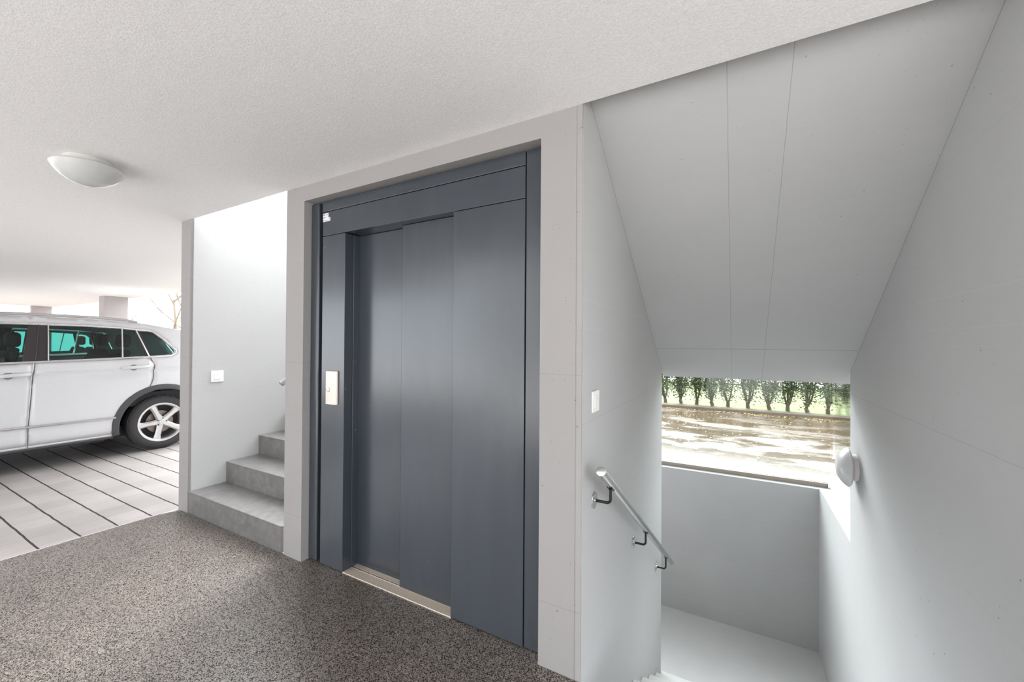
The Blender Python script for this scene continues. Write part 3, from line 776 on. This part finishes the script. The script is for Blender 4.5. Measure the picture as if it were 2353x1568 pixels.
def build_car(root):
    # body: both flanks, roof, hood, tailgate and bumpers in one shell
    bm = bmesh.new()
    for sd in (1, -1):
        b2 = flank(OUT, WINS, 0.045, sd)
        me = bpy.data.meshes.new('tmp'); b2.to_mesh(me); b2.free(); bm.from_mesh(me); bpy.data.meshes.remove(me)
    NC = 14
    def crown(y_, z_):
        return 0.055 if z_ > 1.6 else 0.03
    def strip(i, j):
        rows = []
        for (y_, z_) in TOP[i:j + 1]:
            w_ = half_w(y_, z_); row = []
            for k in range(NC + 1):
                t = -1 + 2 * k / NC
                dz = crown(y_, z_) * (1 - t * t); dy = 0.0
                if z_ < 1.0: dy = (0.07 if y_ > 0 else -0.12) * (1 - abs(t) ** 2.5); dz = 0
                row.append(bm.verts.new((t * w_, y_ + dy, z_ + dz)))
            rows.append(row)
        for a, b_ in zip(rows, rows[1:]):
            for k in range(NC): bm.faces.new((a[k], a[k + 1], b_[k + 1], b_[k]))
    strip(0, 4); strip(5, 13); strip(15, 20)
    # bumper undersides
    for i0, pts in ((0, [(2.36, 0.62), (2.34, 0.45), (2.20, 0.36)]), (1, [(-2.38, 0.62), (-2.36, 0.42), (-2.28, 0.33)])):
        rows = []
        for (y_, z_) in pts:
            w_ = half_w(y_, z_)
            rows.append([bm.verts.new((-w_ + 2 * w_ * k / NC, y_ + ((0.07 if y_ > 0 else -0.12) * (1 - abs(-1 + 2 * k / NC) ** 2.5)), z_)) for k in range(NC + 1)])
        for a, b_ in zip(rows, rows[1:]):
            for k in range(NC): bm.faces.new((a[k], a[k + 1], b_[k + 1], b_[k]))
    bmesh.ops.remove_doubles(bm, verts=bm.verts, dist=0.002)
    body = solidify(link('car_body', bm, M['car_paint'], root, smooth=True), 0.02)
    doors = {}
    for sd in (1, -1):
        for k_, pl in (('rear', DOOR_R), ('front', DOOR_F)):
            doors[(sd, k_)] = solidify(link(k_ + '_door', flank(pl, (), 0.036, sd), M['car_paint'], root, smooth=True), 0.02)
    # glass
    for sd in (1, -1):
        for nm, pl in (('side_window', WIN_F), ('side_window', WIN_R), ('quarter_window', WIN_Q)):
            link(nm, flank(pl, (), 0.12, sd, -0.006), M['car_glass'], root, smooth=True)
        for pl in (PIL_B, PIL_C):
            link('window_pillar', flank(pl, (), 0.12, sd, -0.003), M['car_black'], root)
    def band(nm, i, j, mat):
        bm = bmesh.new(); rows = []
        for (y_, z_) in TOP[i:j + 1]:
            w_ = half_w(y_, z_)
            rows.append([bm.verts.new(((-1 + 2 * k / 12) * w_, y_, z_ + 0.04 * (1 - (-1 + 2 * k / 12) ** 2))) for k in range(13)])
        for a, b_ in zip(rows, rows[1:]):
            for k in range(12): bm.faces.new((a[k], a[k + 1], b_[k + 1], b_[k]))
        link(nm, bm, mat, root, smooth=True)
    band('rear_window', 4, 5, M['car_glass']); band('windscreen', 13, 15, M['car_glass'])
    # bright strips round the windows
    def strip_line(nm, pts, r, mat, sd=1, push=0.004, close=False):
        bm = bmesh.new(); P = []
        for a, b_ in zip(pts, pts[1:]):
            for k in range(6): P.append((a[0] + (b_[0] - a[0]) * k / 6, a[1] + (b_[1] - a[1]) * k / 6))
        P.append(pts[-1])
        tube(bm, [(sd * (half_w(y_, z_) + push), y_, z_) for y_, z_ in P], r, 8)
        return link(nm, bm, mat, root, smooth=True)
    ring = [(-1.0, 1.262), (-0.73, 1.455), (-0.46, 1.64), (-0.32, 1.690), (0.0, 1.700), (0.31, 1.702), (0.70, 1.697), (1.03, 1.681), (1.22, 1.660), (1.31, 1.655), (1.375, 1.638), (1.48, 1.535), (1.60, 1.385), (1.592, 1.335), (1.535, 1.300), (1.30, 1.288), (0.80, 1.270), (0.25, 1.250), (-0.6, 1.222), (-1.0, 1.262)]
    for sd in (1, -1):
        strip_line('window_trim', ring, 0.011, M['chrome'], sd)
        strip_line('door_trim', [(-0.92, 0.515), (0.0, 0.520), (0.94, 0.513)], 0.016, M['chrome'], sd, 0.002)
        strip_line('roof_rail', [(-0.35, 1.800), (0.18, 1.815), (0.85, 1.806), (1.12, 1.785), (1.22, 1.762)], 0.017, M['alloy'], sd, -0.03)
        strip_line('window_bar', [(1.040, 1.672), (1.010, 1.288)], 0.009, M['chrome'], sd)
        strip_line('window_bar', [(0.380, 1.690), (0.354, 1.268)], 0.007, M['chrome'], sd)
        strip_line('window_bar', [(1.180, 1.655), (1.285, 1.296)], 0.010, M['chrome'], sd)
        for pts in ([(0.306, 1.703), (0.254, 1.255), (0.232, 1.111), (0.200, 0.547), (0.199, 0.285)], [(1.297, 1.284), (1.336, 1.174), (1.316, 0.98), (1.285, 0.885)], [(-0.95, 1.20), (-0.96, 0.95), (-0.93, 0.72), (-0.86, 0.29)]):
            strip_line('door_seam', pts, 0.0034, M['car_plastic'], sd, 0.000)
        # arch and sill trims
        for cy in (-HUB_Y, HUB_Y):
            bm = bmesh.new(); rows = []
            for i in range(29):
                a = math.radians(-11 + 202 * i / 28); row = []
                for rr, ps in ((0.462, -0.10), (0.466, 0.012), (0.475, 0.020), (0.515, 0.018), (0.533, 0.010), (0.537, -0.004)):
                    y_, z_ = cy + rr * math.cos(a), HUB_Z + rr * math.sin(a)
                    row.append(bm.verts.new((sd * (half_w(y_, z_) + ps), y_, z_)))
                rows.append(row)
            for a, b_ in zip(rows, rows[1:]):
                for k in range(5): bm.faces.new((a[k], a[k + 1], b_[k + 1], b_[k]))
            link('arch_trim', bm, M['car_plastic'], root, smooth=True)
            bm = bmesh.new()
            a0 = [(sd * 0.60, cy + 0.465 * math.cos(math.radians(t)), HUB_Z + 0.465 * math.sin(math.radians(t))) for t in range(-12, 193, 12)]
            a1 = [(sd * 0.94, p[1], p[2]) for p in a0]
            A = [bm.verts.new(p) for p in a0]; Bq = [bm.verts.new(p) for p in a1]
            for k in range(len(A) - 1): bm.faces.new((A[k], A[k + 1], Bq[k + 1], Bq[k]))
            bm.faces.new(A)
            link('wheel_well', bm, M['interior'], root)
        strip_line('sill_trim', [(-0.90, 0.262), (0.92, 0.262)], 0.02, M['car_plastic'], sd, -0.012)
        # door handles
        for yh, zh, dk_ in ((0.07, 1.112, 'front'), (1.13, 1.156, 'rear')):
            bm = bmesh.new(); P = []
            for i in range(13):
                t = -1 + 2 * i / 12; P.append(Vector((sd * (half_w(yh, zh) + 0.005 + 0.03 * (1 - t ** 4)), yh + 0.135 * t, zh + 0.006 * t)))
            tube(bm, P, 0.021, 10)
            link('door_handle', bm, M['car_paint'], doors[(sd, dk_)], smooth=True)
            bm = bmesh.new(); lathe(bm, [(0.04, 0.0), (0.04, 0.004), (0.0, 0.0045)], axis=(sd, 0, 0), n=24, origin=(sd * (half_w(yh, zh) + 0.001), yh - 0.02, zh - 0.004))
            link('handle_recess', bm, M['recess'], doors[(sd, dk_)])  # flat grey disc, colour stands for the shade behind the handle
        # tail lamp and head lamp
        link('tail_lamp', flank([(1.95, 1.08), (2.27, 1.02), (2.28, 1.17), (2.0, 1.20)], (), 0.08, sd, 0.004), M['red_lamp'], root, smooth=True)
        link('head_lamp', flank([(-1.85, 0.93), (-2.24, 0.86), (-2.22, 0.97), (-1.95, 1.01)], (), 0.08, sd, 0.004), M['clear_lamp'], root, smooth=True)
        # wing mirror
        bm = bmesh.new(); bmesh.ops.create_uvsphere(bm, u_segments=16, v_segments=10, radius=1.0, matrix=Matrix.Translation((sd * 1.06, -0.78, 1.26)) @ Matrix.Diagonal((0.11, 0.075, 0.085, 1)))
        link('wing_mirror', bm, M['car_paint'], root, smooth=True)
    # underbody and cabin
    bm = bmesh.new(); box(bm, -0.72, 0.72, -2.2, 2.15, 0.22, 0.36); box(bm, -0.90, 0.90, -0.85, 0.85, 0.22, 0.36)
    link('underbody', bm, M['interior'], root)
    bm = bmesh.new()
    box(bm, -0.86, 0.86, -1.30, 2.10, 0.62, 0.80); box(bm, -0.84, 0.84, -1.40, -0.95, 0.80, 1.17); box(bm, -0.84, 0.84, 1.45, 2.15, 0.80, 1.18)
    link('cabin_floor', bm, M['interior'], root)
    for xx in (-0.40, 0.40):
        for yy in (-0.05, 0.95):
            bm = bmesh.new()
            box(bm, xx - 0.25, xx + 0.25, yy - 0.5, yy + 0.05, 0.80, 0.98)
            prism(bm, [(yy - 0.02, 0.95), (yy + 0.12, 0.95), (yy + 0.26, 1.36), (yy + 0.16, 1.40)], 0, xx - 0.24, xx + 0.24)
            so = link('seat', bm, M['interior'], root, bevel=0.04, bseg=3)
            bm = bmesh.new(); box(bm, xx - 0.13, xx + 0.13, yy + 0.17, yy + 0.28, 1.42, 1.60)
            link('headrest', bm, M['interior'], so, bevel=0.045, bseg=4)
    # wheels
    for sd in (1, -1):
        for cy in (-HUB_Y, HUB_Y):
            xo = sd * 0.93; oc = (xo, cy, HUB_Z)
            bm = bmesh.new()
            lathe(bm, [(0.268, -0.005), (0.275, 0.008), (0.300, 0.014), (0.335, 0.010), (0.356, -0.004), (0.368, -0.028), (0.372, -0.06), (0.372, -0.16), (0.360, -0.205), (0.30, -0.225), (0.262, -0.20)], axis=(sd, 0, 0), n=72, origin=oc, cap0=False, cap1=False)
            for k in range(72):       # tread blocks on the shoulder
                a = 2 * math.pi * k / 72
                c0 = Vector((xo - sd * 0.03, cy + 0.3725 * math.cos(a), HUB_Z + 0.3725 * math.sin(a)))
                t_ = Vector((0, -math.sin(a), math.cos(a))); r_ = Vector((0, math.cos(a), math.sin(a)))
                vs = [bm.verts.new(c0 + t_ * u_ + Vector((-sd * v_, 0, 0)) + r_ * w_) for u_ in (-0.011, 0.011) for v_ in (-0.012, 0.05) for w_ in (-0.014, 0.0)]
                for q in ((0, 1, 3, 2), (4, 6, 7, 5), (0, 4, 5, 1), (2, 3, 7, 6), (0, 2, 6, 4), (1, 5, 7, 3)): bm.faces.new([vs[i] for i in q])
            tyre = link('tyre', bm, M['rubber'], root, smooth=True)
            bm = bmesh.new()
            lathe(bm, [(0.270, -0.004), (0.268, 0.006), (0.252, 0.006), (0.238, -0.004), (0.230, -0.03), (0.228, -0.15), (0.225, -0.19)], axis=(sd, 0, 0), n=64, origin=oc, cap0=False, cap1=False)
            rim = link('rim', bm, M['alloy'], tyre, smooth=True)
            bm = bmesh.new()
            for k in range(5):
                a = math.pi / 2 + 0.42 + 2 * math.pi * k / 5
                r_ = Vector((0, math.cos(a), math.sin(a))); t_ = Vector((0, -math.sin(a), math.cos(a))); X_ = Vector((sd, 0, 0)); c0 = Vector(oc)
                sec = []
                for rr, hw, d_ in ((0.045, 0.042, -0.006), (0.11, 0.036, -0.004), (0.18, 0.036, -0.006), (0.235, 0.044, -0.006), (0.252, 0.060, -0.004)):
                    sec.append([bm.verts.new(c0 + r_ * rr + t_ * (s1 * hw) + X_ * dd) for s1, dd in ((-1, d_ - 0.012), (-0.55, d_ + 0.004), (0.55, d_ + 0.004), (1, d_ - 0.012), (0.8, d_ - 0.045), (-0.8, d_ - 0.045))])
                for p, q in zip(sec, sec[1:]):
                    for i in range(6): bm.faces.new((p[i], p[(i + 1) % 6], q[(i + 1) % 6], q[i]))
                bm.faces.new(sec[0]); bm.faces.new(sec[-1])
            lathe(bm, [(0.070, -0.02), (0.066, -0.004), (0.05, 0.0), (0.036, 0.001), (0.033, 0.006), (0.0, 0.008)], axis=(sd, 0, 0), n=32, origin=oc)
            link('spokes', bm, M['alloy'], rim, smooth=True)
            for k in range(5):
                bm = bmesh.new()
                a = math.pi / 2 + 0.42 + math.pi / 5 + 2 * math.pi * k / 5
                lathe(bm, [(0.010, -0.004), (0.010, 0.0025), (0.0, 0.003)], axis=(sd, 0, 0), n=12, origin=(xo, cy + 0.053 * math.cos(a), HUB_Z + 0.053 * math.sin(a)))
                link('wheel_bolt', bm, M['car_plastic'], rim)
            bm = bmesh.new()
            lathe(bm, [(0.0, -0.075), (0.155, -0.075), (0.155, -0.10), (0.0, -0.10)], axis=(sd, 0, 0), n=40, origin=oc)
            link('brake_disc', bm, M['disc'], rim, smooth=True)
            bm = bmesh.new(); lathe(bm, [(0.0, -0.12), (0.228, -0.12)], axis=(sd, 0, 0), n=32, origin=oc, cap1=False)
            link('wheel_back', bm, M['interior'], rim)
build_car(car)
# a second car in the next bay, seen through the windows
car2 = car.copy(); C.objects.link(car2); car2.location = (-11.3, 1.75, 0)
car2['label'] = 'pale car in the next bay seen only through the windows of the white car'
def copy_children(src, dst):
    for ch in list(src.children):
        c_ = ch.copy(); C.objects.link(c_); c_.parent = dst
        copy_children(ch, c_)
copy_children(car, car2)

# ------------------------------------------------------------------ shrub row
def leaf_quads(bm, c0, n_, spread, size, rng):
    for _ in range(n_):
        d = Vector((rng.gauss(0, 1), rng.gauss(0, 1), rng.gauss(0, 1)))
        p = c0 + Vector((d.x * spread[0], d.y * spread[1], d.z * spread[2]))
        a = Vector((rng.uniform(-1, 1), rng.uniform(-1, 1), rng.uniform(-0.6, 0.6))).normalized()
        b_ = a.orthogonal().normalized(); b_ = (Matrix.Rotation(rng.uniform(0, 6.28), 3, a) @ b_)
        s = size * rng.uniform(0.6, 1.3)
        v = [bm.verts.new(p + a * s), bm.verts.new(p + b_ * s * 0.45), bm.verts.new(p - a * s), bm.verts.new(p - b_ * s * 0.45)]
        bm.faces.new(v)
def shrub(x, y, seed, label, lean=0.0, h=1.25):
    rng = random.Random(seed)
    o = empty('hedge_shrub', (x, y, 0.034), label, 'shrub', 'clipped shrubs in a row along the kerb')
    bm = bmesh.new(); tips = []
    tube(bm, [(0, 0, 0.001), (lean * 0.02, 0, 0.05), (lean * 0.04, 0, 0.10)], 0.042, 8, r2=0.036)
    for k in range(rng.randint(4, 6)):
        a = rng.uniform(0, 6.28); sp = rng.uniform(0.05, 0.17)
        p0 = Vector((lean * 0.03, 0, 0.07)); p1 = Vector((math.cos(a) * sp * 0.55, math.sin(a) * sp * 0.5, rng.uniform(0.22, 0.32)))
        p2 = Vector((math.cos(a) * sp, math.sin(a) * sp, rng.uniform(0.45, 0.6))); p3 = Vector((math.cos(a) * sp * 1.2, math.sin(a) * sp * 1.2, rng.uniform(0.8, 1.05)))
        tube(bm, [p0, p1, p2, p3], 0.022, 6, r2=0.008); tips += [p1, p2, p2, p3]
        for j in range(3):
            b0 = p1.lerp(p3, rng.random()); d = Vector((rng.uniform(-1, 1), rng.uniform(-1, 1), rng.uniform(0.2, 1))).normalized() * rng.uniform(0.08, 0.18)
            tube(bm, [b0, b0 + d * 0.5, b0 + d], 0.008, 5, r2=0.003); tips.append(b0 + d)
    link('stem', bm, M['bark'], o, smooth=True)
    bm = bmesh.new()
    for t in tips:
        if t.z > 0.2: leaf_quads(bm, t, 34, (0.07, 0.07, 0.08), 0.027, rng)
    for z, k in ((0.30, 30), (0.42, 110), (0.52, 210), (0.63, 260), (0.75, 260), (0.88, 260), (1.0, 260), (1.1, 200)): leaf_quads(bm, Vector((0, 0, z)), k, (0.115, 0.12, 0.05), 0.027, rng)
    link('foliage', bm, M['leaf'], o)
PX = [1530, 1566, 1601, 1638, 1673, 1719, 1769, 1810, 1856, 1903, 1951]
LAB = ['leftmost shrub of the row, half hidden by the stair wall', 'second shrub from the left behind the kerb', 'third shrub from the left behind the kerb', 'fourth shrub from the left behind the kerb', 'fifth shrub from the left behind the kerb', 'middle shrub of the row behind the kerb', 'shrub just right of the middle of the row', 'fourth shrub from the right behind the kerb', 'third shrub from the right behind the kerb', 'shrub beside the upright edge of the glass corner', 'rightmost shrub, seen through the side glass next to the wall']
HY = 10.95
for i, px in enumerate(PX):
    d = rt * ((px - 1176.5) / FPX) + fw
    shrub(d.x * HY / d.y, HY, 100 + i, LAB[i], random.uniform(-1, 1))

# fallen leaves along the kerb
bm = bmesh.new(); rng = random.Random(5)
for _ in range(2200):
    x = rng.uniform(-4, 5); yy = 10.28 - abs(rng.gauss(0, 0.16)) if rng.random() < 0.72 else rng.uniform(6.2, 10.2)
    s = rng.uniform(0.012, 0.024); a = rng.uniform(0, 6.28); z = 0.002 + rng.uniform(0, 0.006)
    v = [bm.verts.new((x + s * math.cos(a + q) * (1 if i % 2 else 0.6), yy + s * math.sin(a + q) * (1 if i % 2 else 0.6), z + rng.uniform(0, 0.006))) for i, q in enumerate((0, 1.57, 3.14, 4.71))]
    bm.faces.new(v)
tag(link('fallen_leaves', bm, M['dead_leaf']), 'yellow fallen leaves scattered along the kerb and wet road', 'leaves', kind='stuff')

# ------------------------------------------------------------------ bare autumn trees beyond the carport
def tree(x, y, h, seed, label, leaves, thin=1.0):
    rng = random.Random(seed)
    o = empty('bare_tree', (x, y, 0.06), label, 'tree', None)
    bm = bmesh.new(); tips = []
    def grow(p, d, L, r, lev):
        q = p + d * L * 0.5 + Vector((rng.gauss(0, .03), rng.gauss(0, .03), 0)) * L; e = p + d * L
        tube(bm, [p, q, e], r, 6 if lev < 2 else 4, caps=False, r2=r * 0.62)
        if lev >= 4: tips.append(e); return
        for k in range(3 if lev else 5):
            nd = (d + Vector((rng.gauss(0, .55), rng.gauss(0, .55), rng.gauss(0.12, .3)))).normalized()
            grow(p.lerp(e, rng.uniform(0.45, 1.0)), nd, L * rng.uniform(0.5, 0.72), r * 0.5, lev + 1)
    grow(Vector((0, 0, 0)), Vector((0, 0, 1)), h * 0.5, 0.09 * thin, 0)
    link('trunk', bm, M['tree_bark'], o, smooth=True)
    bm = bmesh.new()
    for t in tips[::2]: leaf_quads(bm, t, leaves, (0.14, 0.14, 0.14), 0.05, rng)
    link('foliage', bm, M['tree_leaf'], o)
tree(-30.0, 11.5, 8.0, 3, 'bare autumn tree beside the concrete pillar behind the car', 3)
tree(-36.0, 14.6, 9.0, 5, 'autumn tree with orange leaves partly hidden by the concrete pillar', 7)
tree(-50.0, 15.5, 5.5, 8, 'small distant brown tree above the rear of the car roof', 5)
